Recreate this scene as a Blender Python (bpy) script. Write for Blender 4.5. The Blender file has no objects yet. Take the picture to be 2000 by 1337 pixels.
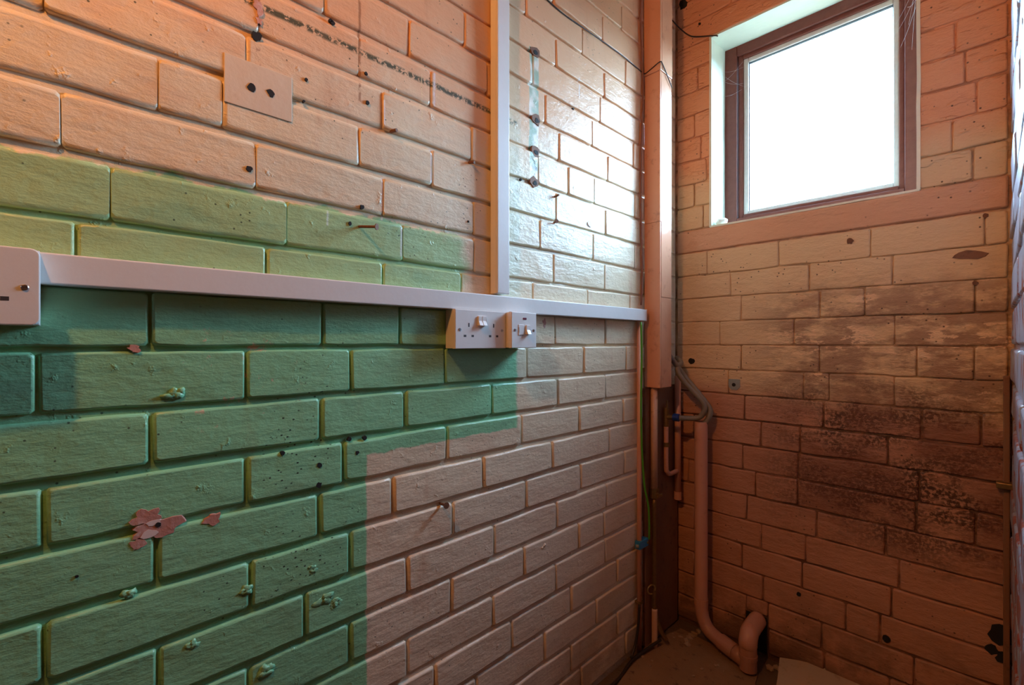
import bpy, bmesh, math, random
from mathutils import Vector, Matrix, noise as mnoise
sc = bpy.context.scene
C = sc.collection
R = random.Random(7)
# ------------------------------------------------------------------ camera, world, light, exposure
F = 914.7; TH = math.atan2(940.0, F); CT, ST = math.cos(TH), math.sin(TH)
CX, CB, CH = 0.8165, 1.640, 1.018          # camera: from left wall, from back wall, height
RW = 0.845                                  # right wall plane
cam_d = bpy.data.cameras.new('camera'); cam = bpy.data.objects.new('camera', cam_d); C.objects.link(cam)
cam_d.sensor_width = 36; cam_d.lens = F / 2000 * 36; cam_d.clip_start = 0.005; cam_d.clip_end = 200
cam.location = (CX, -CB, CH); cam.rotation_euler = (math.pi / 2, 0, TH)
sc.camera = cam
w = bpy.data.worlds.new('overcast'); sc.world = w; w.use_nodes = True
wn = w.node_tree.nodes; wl = w.node_tree.links
bg = wn['Background']; tc = wn.new('ShaderNodeTexCoord'); sep = wn.new('ShaderNodeSeparateXYZ'); rp = wn.new('ShaderNodeValToRGB')
mr = wn.new('ShaderNodeMapRange'); mr.inputs[1].default_value = -1; mr.inputs[2].default_value = 1
wl.new(tc.outputs['Generated'], sep.inputs[0]); wl.new(sep.outputs[2], mr.inputs[0]); wl.new(mr.outputs[0], rp.inputs[0]); wl.new(rp.outputs[0], bg.inputs[0])
e = rp.color_ramp.elements
e[0].position = 0.0; e[0].color = (.022, .026, .02, 1); e[1].position = 1.0; e[1].color = (.30, .47, .66, 1)
a = e.new(.485); a.color = (.026, .032, .026, 1); a = e.new(.515); a.color = (.50, .79, 1.04, 1)
bg.inputs[1].default_value = 60.0
pd = bpy.data.lights.new('window_daylight_portal', 'AREA'); po = bpy.data.objects.new('window_daylight_portal', pd); C.objects.link(po)
pd.shape = 'RECTANGLE'; pd.size = .56; pd.size_y = .68; pd.cycles.is_portal = True
po.location = (.40, .20, CH + .735); po.rotation_euler = (-math.pi / 2, 0, 0)
sc.view_settings.view_transform = 'Standard'; sc.view_settings.look = 'None'
sc.view_settings.gamma = 1; sc.view_settings.use_curve_mapping = False
sc.view_settings.exposure = 0.18
sc.cycles.use_denoising = True
sc.cycles.max_bounces = 8
BULB = (.44, -CB - .26, CH + 1.0); BULB_COL = (1, .385, .095); BULB_STR = 1000.0

# ------------------------------------------------------------------ helpers
def P(yr, zr): return (0, yr - CB, zr + CH)
def on_left(px, py, x=0.0):      # point of the plane x=const seen at a photo pixel -> (y, z) world
    u = (px - 1000) / F; xc = -ST + CT * u; yc = CT + ST * u; d = (x - CX) / xc
    return d * yc - CB, CH - (py - 668) * d / F
def on_back(px, py, y=0.0):
    u = (px - 1000) / F; xc = -ST + CT * u; yc = CT + ST * u; d = (y + CB) / yc
    return CX + d * xc, CH - (py - 668) * d / F
def tag(o, label=None, cat=None, group=None, kind=None):
    if label: o['label'] = label
    if cat: o['category'] = cat
    if group: o['group'] = group
    if kind: o['kind'] = kind
    return o
def empty(name, loc):
    o = bpy.data.objects.new(name, None); C.objects.link(o); o.location = loc; o.empty_display_size = .03
    return o
def put(name, bm, mat, parent=None, origin=None, smooth=False, kind=None):
    bmesh.ops.recalc_face_normals(bm, faces=bm.faces)
    if origin is None:
        if len(bm.verts):
            origin = sum((v.co for v in bm.verts), Vector()) / len(bm.verts)
        else: origin = Vector()
    origin = Vector(origin)
    bmesh.ops.translate(bm, verts=bm.verts, vec=-origin)
    if smooth:
        for f in bm.faces: f.smooth = True
    me = bpy.data.meshes.new(name); bm.to_mesh(me); bm.free()
    if mat: me.materials.append(mat)
    o = bpy.data.objects.new(name, me); C.objects.link(o)
    pl = Vector()
    if parent:
        o.parent = parent; q = parent
        while q: pl += q.location; q = q.parent
    o.location = origin - pl
    if kind: o['kind'] = kind
    return o
def box(bm, x0, x1, y0, y1, z0, z1, bev=0, seg=2):
    vs = [bm.verts.new((x, y, z)) for x in (x0, x1) for y in (y0, y1) for z in (z0, z1)]
    idx = [(0, 1, 3, 2), (4, 6, 7, 5), (0, 4, 5, 1), (2, 3, 7, 6), (0, 2, 6, 4), (1, 5, 7, 3)]
    fs = [bm.faces.new([vs[i] for i in q]) for q in idx]
    if bev:
        es = list({e for f in fs for e in f.edges})
        bmesh.ops.bevel(bm, geom=es, offset=bev, segments=seg, profile=.5, affect='EDGES')
    return bm
def BX(*a, **k): return box(bmesh.new(), *a, **k)
def tube(bm, pts, r, n=12, caps=True, r2=None):
    pts = [Vector(p) for p in pts]; rings = []
    up = None
    for i, p in enumerate(pts):
        t = (pts[min(i + 1, len(pts) - 1)] - pts[max(i - 1, 0)]).normalized()
        if up is None:
            up = t.cross(Vector((0, 0, 1)))
            if up.length < .1: up = t.cross(Vector((1, 0, 0)))
            up.normalize()
        up = (up - t * up.dot(t)).normalized(); sd = t.cross(up)
        rr = r if not callable(r) else r(i / (len(pts) - 1))
        rings.append([bm.verts.new(p + (up * math.cos(2 * math.pi * k / n) + sd * math.sin(2 * math.pi * k / n)) * rr) for k in range(n)])
    for a, b in zip(rings, rings[1:]):
        for k in range(n): bm.faces.new((a[k], a[(k + 1) % n], b[(k + 1) % n], b[k]))
    if caps:
        bm.faces.new(rings[0][::-1]); bm.faces.new(rings[-1])
    return bm
def T(pts, r, **k): return tube(bmesh.new(), pts, r, **k)
def spline(pts, m=8):
    pts = [Vector(p) for p in pts]; q = [pts[0] * 2 - pts[1]] + pts + [pts[-1] * 2 - pts[-2]]; out = []
    for i in range(1, len(q) - 2):
        for j in range(m):
            t = j / m
            out.append(.5 * ((2 * q[i]) + (q[i + 1] - q[i - 1]) * t + (2 * q[i - 1] - 5 * q[i] + 4 * q[i + 1] - q[i + 2]) * t * t + (-q[i - 1] + 3 * q[i] - 3 * q[i + 1] + q[i + 2]) * t ** 3))
    out.append(pts[-1]); return out
def blob(bm, c, s, seed, amp=.25, sub=2, rot=None):
    r = bmesh.ops.create_icosphere(bm, subdivisions=sub, radius=1.0)
    for v in r['verts']:
        k = 1 + amp * mnoise.noise(v.co * 1.6 + Vector((seed * 3.1, seed * 1.7, 0)))
        p = Vector((v.co.x * s[0], v.co.y * s[1], v.co.z * s[2])) * k
        if rot: p = rot @ p
        v.co = p + Vector(c)
    return bm

# ------------------------------------------------------------------ material node helpers
class M:
    def __init__(s, name, rough=.5, spec=.5):
        s.m = bpy.data.materials.new(name); s.m.use_nodes = True; s.t = s.m.node_tree; s.b = s.t.nodes['Principled BSDF']
        s.b.inputs['Roughness'].default_value = rough; s.b.inputs['Specular IOR Level'].default_value = spec
        g = s.t.nodes.new('ShaderNodeNewGeometry'); s.pos = g.outputs['Position']
        sp = s.t.nodes.new('ShaderNodeSeparateXYZ'); s.l(s.pos, sp.inputs[0]); s.x, s.y, s.z = sp.outputs[:3]
    def l(s, a, b):
        if isinstance(a, (int, float)): b.default_value = a
        elif isinstance(a, tuple): b.default_value = (*a, 1) if len(a) == 3 else a
        else: s.t.links.new(a, b)
    def math(s, op, a, b=0.0, c=0.0, clamp=False):
        n = s.t.nodes.new('ShaderNodeMath'); n.operation = op; n.use_clamp = clamp
        s.l(a, n.inputs[0]); s.l(b, n.inputs[1]); s.l(c, n.inputs[2]); return n.outputs[0]
    def noise(s, scale, detail=4, rough=.55, stretch=(1, 1, 1), off=(0, 0, 0), dist=0):
        mp = s.t.nodes.new('ShaderNodeMapping'); mp.inputs['Scale'].default_value = stretch; mp.inputs['Location'].default_value = off
        s.l(s.pos, mp.inputs[0]); n = s.t.nodes.new('ShaderNodeTexNoise'); s.l(mp.outputs[0], n.inputs['Vector'])
        n.inputs['Scale'].default_value = scale; n.inputs['Detail'].default_value = detail; n.inputs['Roughness'].default_value = rough
        n.inputs['Distortion'].default_value = dist
        return n.outputs[0]
    def vor(s, scale, stretch=(1, 1, 1), off=(0, 0, 0)):
        mp = s.t.nodes.new('ShaderNodeMapping'); mp.inputs['Scale'].default_value = stretch; mp.inputs['Location'].default_value = off
        s.l(s.pos, mp.inputs[0]); n = s.t.nodes.new('ShaderNodeTexVoronoi'); s.l(mp.outputs[0], n.inputs['Vector']); n.inputs['Scale'].default_value = scale
        return n.outputs['Distance']
    def step(s, v, lo, hi):        # smooth 0..1 between lo and hi (lo may exceed hi)
        n = s.t.nodes.new('ShaderNodeMapRange'); n.interpolation_type = 'SMOOTHSTEP'; s.l(v, n.inputs[0])
        if lo < hi: n.inputs[1].default_value = lo; n.inputs[2].default_value = hi
        else: n.inputs[1].default_value = hi; n.inputs[2].default_value = lo; n.inputs[3].default_value = 1; n.inputs[4].default_value = 0
        return n.outputs[0]
    def mix(s, f, a, b):
        n = s.t.nodes.new('ShaderNodeMix'); n.data_type = 'RGBA'; s.l(f, n.inputs[0]); s.l(a, n.inputs[6]); s.l(b, n.inputs[7]); return n.outputs[2]
    def mul(s, *a):
        r = a[0]
        for q in a[1:]: r = s.math('MULTIPLY', r, q)
        return r
    def mx(s, *a):
        r = a[0]
        for q in a[1:]: r = s.math('MAXIMUM', r, q)
        return r
    def rect(s, a, b, a0, a1, b0, b1, soft=.002):     # mask inside a rectangle in two coordinates
        return s.mul(s.step(a, a0 - soft, a0 + soft), s.step(a, a1 + soft, a1 - soft), s.step(b, b0 - soft, b0 + soft), s.step(b, b1 + soft, b1 - soft))
    def bump(s, h, dist=.002, strength=1.0, prev=None):
        n = s.t.nodes.new('ShaderNodeBump'); s.l(h, n.inputs['Height']); n.inputs['Distance'].default_value = dist; n.inputs['Strength'].default_value = strength
        if prev: s.l(prev, n.inputs['Normal'])
        return n.outputs[0]
    def out(s, col, rough=None, normal=None, metal=None):
        s.l(col, s.b.inputs['Base Color'])
        if rough is not None: s.l(rough, s.b.inputs['Roughness'])
        if normal is not None: s.l(normal, s.b.inputs['Normal'])
        if metal is not None: s.l(metal, s.b.inputs['Metallic'])
        return s.m
def plain(name, col, rough=.5, metal=0.0, var=.12, scale=60, bumpd=0.0003):
    m = M(name, rough); n = m.noise(scale)
    c = m.mix(n, tuple(c * (1 - var) for c in col), tuple(min(1, c * (1 + var)) for c in col))
    return m.out(c, normal=m.bump(n, bumpd), metal=metal)

# ---- left wall paint: cream with one green patch
def mat_left():
    m = M('left_wall_paint', .30)
    y, z = m.y, m.z
    wob = m.math('SUBTRACT', m.noise(22, 5, .65), .5); wob2 = m.math('SUBTRACT', m.noise(9, 3, .5, off=(3, 1, 2)), .5)
    zt = m.math('ADD', z, m.mul(wob, .045)); zt = m.math('ADD', zt, m.mul(wob2, .02))
    yt = m.math('ADD', y, m.mul(wob, .02))
    ya, _ = on_left(1010, 700); yb, _ = on_left(716, 1000); ytop, _ = on_left(905, 450)
    lowz = CH - .209
    low_right = m.mul(m.step(yt, ya + .006, ya - .006), m.step(m.math('ADD', z, m.mul(wob, .018)), lowz - .002, lowz + .002))
    low_left = m.step(m.math('ADD', y, m.mul(wob, .008)), yb + .002, yb - .002)
    lowreg = m.mul(m.mx(low_right, low_left), m.step(z, CH + .09, CH + .088))
    yt2 = m.math('ADD', y, m.mul(wob2, .25)); 
    up = m.mul(m.step(zt, CH + .238, CH + .232), m.step(z, CH + .088, CH + .09), m.step(yt2, ytop + .03, ytop - .03))
    green = m.mx(lowreg, up)
    n1 = m.noise(3.2, 4, .6); n2 = m.noise(14, 5, .6, stretch=(1, .35, 1)); n3 = m.noise(90, 3)
    cream = m.mix(n1, (.78, .64, .44), (.82, .72, .51))
    cream = m.mix(m.step(n2, .5, .75), cream, (.70, .52, .35))
    cream = m.mix(m.mul(m.step(m.math('ADD', z, m.mul(wob2, .25)), CH + .34, CH + .62), .85), cream, (.82, .47, .27))
    # pinker lower on the wall
    cream = m.mix(m.mul(m.step(z, CH - .05, CH - .5), .5), cream, (.80, .64, .50))
    gr = m.mix(n1, (.24, .58, .34), (.31, .66, .36))
    gr = m.mix(m.step(z, CH + .0, CH + .12), gr, m.mix(n1, (.36, .58, .30), (.45, .66, .32)))
    gr = m.mix(m.step(n2, .5, .8), gr, (.24, .48, .28))
    pe = m.noise(34, 6, .7, off=(1, 5, 2))
    worn = m.mul(m.step(pe, .60, .66), m.rect(y, z, on_left(330, 0)[0], on_left(560, 0)[0], CH - .12, CH + .02, .05))
    gr = m.mix(worn, gr, (.78, .52, .36))
    col = m.mix(green, cream, gr)
    # a strip of old dark residue and vertical pale / rusty runs
    y480, y955 = on_left(440, 0)[0], on_left(1010, 0)[0]
    zz = m.math('ADD', z, m.mul(wob, .006))
    band = m.rect(y, zz, y480, y955, CH + .532, CH + .543, .003)
    col = m.mix(m.mul(band, m.step(m.noise(75, 6, .75), .44, .50)), col, (.11, .11, .075))
    for px, y0, y1, wd, c, th in ((505, -30, 130, .003, (.30, .10, .06), .5), (703, -30, 225, .0022, (.36, .17, .09), .46), (848, 140, 210, .0022, (.80, .74, .78), .4),
                                  (824, 145, 240, .0012, (.86, .66, .40), .2), (750, 195, 245, .0015, (.86, .80, .84), .4), (842, 290, 356, .002, (.84, .76, .80), .35), (748, 345, 428, .002, (.84, .74, .74), .35),
                                  (1131, 150, 190, .0016, (.85, .8, .8), .4), (640, 410, 440, .0015, (.7, .85, .8), .35), (784, 440, 500, .0018, (.75, .88, .85), .3)):
        yy, z1 = on_left(px, y0); _, z0 = on_left(px, y1)
        k = m.rect(m.math('ADD', y, m.mul(wob, .005)), z, yy - wd, yy + wd, z0, z1, .0015)
        col = m.mix(m.mul(k, m.step(m.noise(45, 3, off=(px, 0, 0)), th - .05, th + .05), .8), col, c)
    # cut chase: pale unpainted strip
    yc, zc1 = on_left(1043, 95); _, zc0 = on_left(1043, 355)
    ch = m.rect(m.math('ADD', y, m.mul(wob, .012)), z, yc - .017, yc + .017, zc0, zc1, .0015)
    chc = m.mix(m.step(m.noise(13, 2, off=(4, 4, 4)), .45, .55), (.86, .84, .74), m.mix(m.step(z, CH + .44, CH + .46), (.22, .30, .36), (.35, .52, .40)))
    col = m.mix(m.mul(ch, .9), col, chc)
    # dark specks of flaked paint in the green area
    v = m.vor(120, stretch=(1, .7, 1), off=(0, 3, 1))
    sp = m.mul(m.step(v, .20, .12), m.step(m.noise(7, 2, off=(9, 2, 0)), .52, .60), m.rect(y, z, on_left(430, 0)[0], on_left(720, 0)[0], CH - .42, CH - .05, .05))
    sp2 = m.mul(m.step(m.vor(70, off=(0, 9, 4)), .13, .07), m.step(m.noise(5, 2, off=(2, 7, 0)), .50, .58))
    col = m.mix(m.mx(sp, m.mul(sp2, .85)), col, (.035, .06, .04))
    # rusty stain drips and general grime
    st = m.mul(m.step(m.noise(6, 5, .65, stretch=(1, 2.5, .5), off=(6, 0, 3)), .58, .75), .45)
    col = m.mix(st, col, m.mix(green, (.58, .30, .16), (.30, .42, .20)))
    # darker grime towards floor and corner
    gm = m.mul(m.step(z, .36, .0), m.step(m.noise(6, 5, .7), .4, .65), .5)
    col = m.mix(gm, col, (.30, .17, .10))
    b = m.bump(m.noise(5, 3, .5, stretch=(1, .8, 1.2)), .010, .5)
    b = m.bump(m.noise(26, 6, .68, stretch=(1, .4, 1)), .0040, .9, b)
    b = m.bump(m.step(m.noise(32, 4, .6, off=(5, 5, 5)), .62, .80), .0020, .7, b)
    b = m.bump(n3, .0008, .6, b)
    b = m.bump(m.noise(140, 2, .5, stretch=(1, .08, 1)), .0004, .7, b)
    rg = m.math('ADD', .24, m.mul(n2, .2))
    return m.out(col, rough=rg, normal=b)
# ---- back wall paint
def mat_back(joint=False):
    m = M('back_wall_joint' if joint else 'back_wall_paint', .45)
    x, z = m.x, m.z
    n1 = m.noise(4, 4, .6); n2 = m.noise(13, 6, .7, stretch=(.55, 1, 1.3)); n3 = m.noise(70, 4, .6)
    wob = m.math('SUBTRACT', m.noise(16, 5, .6), .5); zt = m.math('ADD', z, m.mul(wob, .05))
    zt = m.math('ADD', zt, m.mul(m.math('SUBTRACT', x, .4), .07))
    top = m.mix(n1, (.82, .43, .23), (.76, .35, .19))
    mid = m.mix(n1, (.74, .51, .29), (.82, .60, .35))
    low = m.mix(n1, (.60, .30, .19), (.50, .25, .16))
    col = m.mix(m.step(zt, CH + .62, CH + .50), top, mid)
    col = m.mix(m.step(zt, CH - .12, CH - .22), col, low)
    band = m.rect(x, z, -.1, 1, CH + .322, CH + .405, .004)
    col = m.mix(m.mul(band, .8), col, (.70, .36, .22))
    # brown dirt over the middle with bare pale flakes left on it
    dirtreg = m.mul(m.step(m.math('ADD', z, m.mul(wob, .12)), CH - .20, CH - .12), m.step(m.math('ADD', z, m.mul(wob, .12)), CH + .22, CH + .10), m.step(x, .20, .42))
    col = m.mix(m.mul(dirtreg, m.step(n2, .40, .55), .8), col, (.33, .185, .115))
    fl = m.mul(m.step(m.noise(30, 6, .68, stretch=(.45, 1, 1.2), off=(2, 0, 8)), .52, .55), dirtreg, m.step(m.noise(7, 2, off=(0, 4, 1), stretch=(.6, 1, 1.6)), .50, .56))
    col = m.mix(fl, col, (.88, .62, .38))
    # black mould, strongest low on the right
    mr_ = m.mul(m.step(x, .22, .5), m.step(m.math('ADD', z, m.mul(wob, .15)), CH - .08, CH - .2), m.step(m.math('ADD', z, m.mul(wob, .15)), CH - .66, CH - .46))
    mould = m.mul(mr_, m.step(m.noise(9, 5, .7, stretch=(.6, 1, 1.2), off=(5, 5, 5)), .38, .56), m.step(m.noise(120, 4, .65), .40, .54))
    col = m.mix(m.mul(mould, .93), col, (.045, .018, .013))
    col = m.mix(m.mul(mr_, m.step(m.noise(5, 3, off=(7, 0, 3)), .35, .55), .65), col, (.20, .07, .045))
    sp = m.mul(m.step(m.vor(55, off=(3, 3, 3)), .16, .08), m.step(m.noise(6, 3, off=(0, 2, 9)), .48, .58))
    col = m.mix(m.mul(sp, .9), col, (.06, .03, .02))
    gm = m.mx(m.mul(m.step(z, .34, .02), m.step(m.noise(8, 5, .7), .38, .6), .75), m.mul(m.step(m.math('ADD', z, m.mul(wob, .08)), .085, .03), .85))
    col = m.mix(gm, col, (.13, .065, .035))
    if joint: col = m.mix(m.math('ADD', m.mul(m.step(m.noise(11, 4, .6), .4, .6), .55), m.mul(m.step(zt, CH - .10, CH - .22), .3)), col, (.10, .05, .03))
    b = m.bump(m.noise(6, 3, .5), .012, .5)
    b = m.bump(m.noise(22, 6, .68, stretch=(.5, 1, 1.2)), .008, 1.0, b)
    b = m.bump(m.mul(m.step(m.noise(17, 3, .6, stretch=(.5, 1, 1.4), off=(8, 1, 2)), .55, .62), m.step(z, CH + .3, CH + .5)), .003, .9, b)
    b = m.bump(n3, .0012, .7, b)
    return m.out(col, rough=m.math('ADD', .33, m.mul(n2, .25)), normal=b)
def mat_right():
    m = M('right_wall_paint', .3)
    n = m.noise(14, 6, .7, stretch=(1, 1.2, .7)); n1 = m.noise(3, 3)
    col = m.mix(n1, (.30, .34, .42), (.40, .43, .50))
    reg = m.math('ADD', n, m.mul(m.step(m.z, CH + .45, CH - .35), .10))
    col = m.mix(m.step(reg, .60, .63), col, (.30, .07, .045))
    col = m.mix(m.step(m.noise(30, 5, .7, off=(3, 2, 1)), .66, .70), col, (.10, .10, .14))
    b = m.bump(n, .004, .8); b = m.bump(m.noise(50, 4), .0015, .8, b)
    return m.out(col, normal=b)
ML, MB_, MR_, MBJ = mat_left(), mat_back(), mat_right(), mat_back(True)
m_reveal = plain('reveal_paint', (.80, .88, .74), .4, var=.06, scale=25, bumpd=.001)
m_plaster = plain('plain_plaster', (.16, .09, .05), .8, scale=8, bumpd=.002)
m_pvc = plain('white_trunking_plastic', (.80, .80, .78), .32, var=.02)
m_pvc2 = plain('white_socket_plastic', (.82, .82, .80), .25, var=.015)
m_dark = plain('dark_hole', (.012, .010, .010), .8)
m_slot = plain('dark_slot', (.05, .045, .05), .6)
m_grey = plain('neon_window', (.16, .03, .06), .3)
m_screw = plain('screw_metal', (.55, .56, .58), .28, metal=1.0)
m_rust = plain('rusty_steel', (.20, .09, .05), .7, metal=.3, var=.4, scale=200)
m_zinc = plain('dull_zinc', (.36, .38, .36), .5, metal=.5)
def wood_frame():
    m = M('brown_stained_frame', .5, .3)
    g = m.noise(18, 5, .6, stretch=(3, 1, 3)); col = m.mix(g, (.11, .030, .022), (.19, .06, .042))
    return m.out(col, normal=m.bump(g, .0008))
m_wood = wood_frame()
m_bead = plain('grey_glazing_bead', (.55, .53, .50), .45, scale=90)
m_gasket = plain('dark_gasket', (.03, .05, .07), .5)
def mat_glass():
    m = bpy.data.materials.new('obscured_glass'); m.use_nodes = True; t = m.node_tree; t.nodes.clear()
    o = t.nodes.new('ShaderNodeOutputMaterial'); tr = t.nodes.new('ShaderNodeBsdfTransparent'); tl = t.nodes.new('ShaderNodeBsdfTranslucent')
    gl = t.nodes.new('ShaderNodeBsdfGlossy'); gl.inputs['Roughness'].default_value = .1; gl.inputs[0].default_value = (.9, .95, 1, 1)
    tr.inputs[0].default_value = (.95, .97, 1, 1); tl.inputs[0].default_value = (.9, .95, 1, 1)
    a = t.nodes.new('ShaderNodeMixShader'); a.inputs[0].default_value = .03; b = t.nodes.new('ShaderNodeMixShader'); b.inputs[0].default_value = .05
    t.links.new(tr.outputs[0], a.inputs[1]); t.links.new(tl.outputs[0], a.inputs[2]); t.links.new(a.outputs[0], b.inputs[1]); t.links.new(gl.outputs[0], b.inputs[2]); t.links.new(b.outputs[0], o.inputs[0])
    return m
m_glass = mat_glass()
def painted(name, c1, c2, rough=.4, dirt=(.10, .05, .03), amt=.5, bumpd=.002, lowz=None):
    m = M(name, rough); n = m.noise(9, 5, .6); d = m.noise(28, 6, .7, off=(4, 1, 2))
    col = m.mix(n, c1, c2); col = m.mix(m.mul(m.step(d, .55, .72), amt), col, dirt)
    if lowz is not None: col = m.mix(m.mul(m.step(m.z, lowz, 0.0), .6), col, dirt)
    return m.out(col, normal=m.bump(m.noise(30, 5, .6), bumpd))
m_casing = painted('casing_paint', (.80, .43, .27), (.74, .36, .22), .22, (.40, .18, .11), .5, .0012)
m_pipe = painted('pipe_paint', (.74, .39, .28), (.64, .32, .22), .35, (.25, .11, .08), .3, .0012, .2)
m_cream_pipe = painted('cream_pipe_paint', (.78, .52, .38), (.66, .40, .27), .35, (.22, .10, .06), .6, .003)
m_dark_wall = painted('dark_wall_brown', (.20, .085, .045), (.26, .12, .065), .55, (.05, .02, .015), .6, .002)  # shade and grime of the corner wall in one brown; also colours a slot
m_trimb = painted('dark_brown_strip_paint', (.22, .10, .05), (.30, .15, .08), .4, (.06, .03, .02), .5, .002)
m_floor = painted('dirty_floor', (.16, .10, .055), (.11, .065, .035), .8, (.03, .018, .012), .8, .006)
m_sheet = painted('dusty_floor_sheet', (.36, .22, .12), (.22, .12, .06), .75, (.06, .03, .018), .9, .006)
m_slab = painted('pale_floor_slab', (.54, .41, .27), (.45, .34, .22), .8, (.22, .16, .10), .5, .002)
m_rubble = painted('rubble', (.46, .33, .22), (.30, .19, .12), .85, (.12, .06, .04), .5, .003)
m_hose = plain('grey_hose_rubber', (.22, .18, .13), .42, var=.08)
m_green = plain('green_cable_sheath', (.10, .42, .03), .4, var=.35, scale=40)
m_black = plain('black_cable_sheath', (.03, .022, .02), .45)
m_brownc = painted('painted_brown_cable', (.22, .09, .06), (.30, .13, .08), .4)
m_blue = plain('blue_plastic', (.03, .26, .55), .4, var=.1)
m_blue2 = plain('dark_blue_plastic', (.01, .05, .30), .35)
m_chrome = plain('chrome', (.75, .76, .76), .15, metal=1.0)
m_brass = plain('tarnished_brass', (.30, .20, .09), .45, metal=.8, var=.4, scale=150)
m_putty = plain('white_filler', (.78, .80, .70), .6, var=.08)
m_flake = painted('bare_pink_plaster', (.50, .20, .15), (.62, .36, .30), .8, (.82, .72, .66), .85, .003)
m_ghost = painted('bare_plate_mark', (.70, .58, .44), (.76, .64, .48), .45, (.50, .34, .22), .35, .001)
m_spot = plain('white_plaster_spot', (.9, .9, .9), .6)
m_spot2 = plain('pale_plaster', (.80, .66, .62), .7)
m_web = plain('cobweb_thread', (.75, .75, .8), .6)

# ------------------------------------------------------------------ brick walls
CO = .0828; Z0 = -.0092
def zk(k): return CH + Z0 - CO * k      # top of course k
def map_left(s, z, d): return (d, s, z)
def map_back(s, z, d): return (s, -d, z)
def map_right(s, z, d): return (RW - d, s, z)
def brick_into(bm, fn, s0, s1, z0, z1, gap_s, gap_z, rnd, proud=0.0, bevel=.006, base=-.014, rec=.0045, ks=1.0, amp=.0022):
    a0, a1, b0, b1 = s0 + gap_s / 2, s1 - gap_s / 2, z0 + gap_z / 2, z1 - gap_z / 2
    L, H = a1 - a0, b1 - b0
    if L < .008 or H < .008: return
    ns = 6 if L > .12 else 3
    out = []
    cr = min(rnd.uniform(.002, .0045), H * .2, L * .3)
    for i in range(ns + 1):
        t = i / ns; out.append((a0 + cr + (L - 2 * cr) * t, b0))
    out.append((a1, b0 + cr)); out.append((a1, b1 - cr))
    for i in range(ns + 1):
        t = 1 - i / ns; out.append((a0 + cr + (L - 2 * cr) * t, b1))
    out.append((a0, b1 - cr)); out.append((a0, b0 + cr))
    cs, cz = (a0 + a1) / 2, (b0 + b1) / 2
    sd = rnd.random() * 40
    def wobble(s, z): return mnoise.noise(Vector((s * 14, z * 14, sd))) * amp + mnoise.noise(Vector((s * 45, z * 45, sd))) * amp * .35
    tx, tz = rnd.uniform(-1, 1) * .0012 / .11, rnd.uniform(-1, 1) * .0010 / .04
    rings = []
    for ins, d in ((0, base), (0, -rec), (bevel * .35, -rec * .30), (bevel, 0)):
        ring = []
        for (s, z) in out:
            ss = s + (cs - s) / max(abs(cs - a0), 1e-4) * ins * ks
            zz = z + (cz - z) / max(abs(cz - b0), 1e-4) * ins
            wv = wobble(s, z)
            off = proud + (s - cs) * tx + (z - cz) * tz if d > base else 0
            ring.append(bm.verts.new(fn(ss + wv * .6, zz + wv, d + off)))
        rings.append(ring)
    n = len(out)
    for a, b in zip(rings, rings[1:]):
        for k in range(n):
            f = bm.faces.new((a[k], a[(k + 1) % n], b[(k + 1) % n], b[k])); f.smooth = True
    f = bm.faces.new(rings[-1]); f.smooth = False
def panel(name, cuts_s, cuts_z, holes, fn, d0, d1, mat):
    bm = bmesh.new()
    for a, b in zip(cuts_s, cuts_s[1:]):
        for c, d in zip(cuts_z, cuts_z[1:]):
            ms, mz = (a + b) / 2, (c + d) / 2
            if any(h[0] < ms < h[1] and h[2] < mz < h[3] for h in holes): continue
            p, q = fn(a, c, d0), fn(b, d, d1)
            lo = [min(p[i], q[i]) for i in range(3)]; hi = [max(p[i], q[i]) for i in range(3)]
            box(bm, lo[0], hi[0], lo[1], hi[1], lo[2], hi[2])
    o = put(name, bm, mat, origin=fn(cuts_s[0], cuts_z[0], d0)); o['kind'] = 'structure'
    return o
def fill_perps(given, s0, s1, k, pitch=.2257, rnd=R, slack=.30):
    g = sorted(given)
    if not g: g = [s0 + ((k % 2) * .5 + rnd.uniform(-.05, .05)) * pitch + .07]
    while g[0] - pitch > s0 + .03: g.insert(0, g[0] - pitch + rnd.uniform(-.004, .004))
    while g[-1] + pitch < s1 - .03: g.append(g[-1] + pitch + rnd.uniform(-.004, .004))
    out = [s0]
    for p in g + [s1]:
        d = p - out[-1]
        if d > slack:
            n = max(2, round(d / .2))
            if d < .40: out.append(out[-1] + (.222 if rnd.random() < .5 else d - .222))
            else:
                for i in range(1, n): out.append(out[-1] + d / n)
        out.append(p)
    r = [out[0]]
    for p in out[1:]:
        if p - r[-1] > .02: r.append(p)
    r[-1] = s1
    return r
CEIL = CH + 1.43; YB = -CB - 1.60; YSTUB = -CB + .88
LP = {2: [86, 482, 671, 873, 1019, 1131], 1: [295, 628, 792, 961, 1090, 1183], 0: [71, 481, 686, 870, 1030, 1140], -1: [293, 630, 780, 905, 1084, 1183],
      3: [305, 624, 768, 944, 1079, 1190], 4: [86, 490, 684, 884, 1028, 1135], 5: [310, 796, 966, 1088], 6: [100, 684, 882, 1024, 1180], 7: [300, 610, 796, 963, 1086], 8: [110, 490, 850, 1000, 1116],
      9: [310, 931, 1064, 1165], 10: [1000, 1206], -2: [520, 748, 901, 1041, 1148], -3: [560, 787, 925, 1082, 1181], -4: [500, 750, 1054, 1159], -5: [310, 434, 703, 843, 1086, 1183], -6: [480, 748, 920, 1110, 1161],
      -7: [505, 701, 840, 1092, 1187], -8: [632, 800, 1065, 1157], -9: [505, 701, 907, 1040, 1172], -10: [620, 1086]}
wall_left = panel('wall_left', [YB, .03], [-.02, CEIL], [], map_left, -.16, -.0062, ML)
far = bmesh.new(); kmin, kmax = -18, 12
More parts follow.
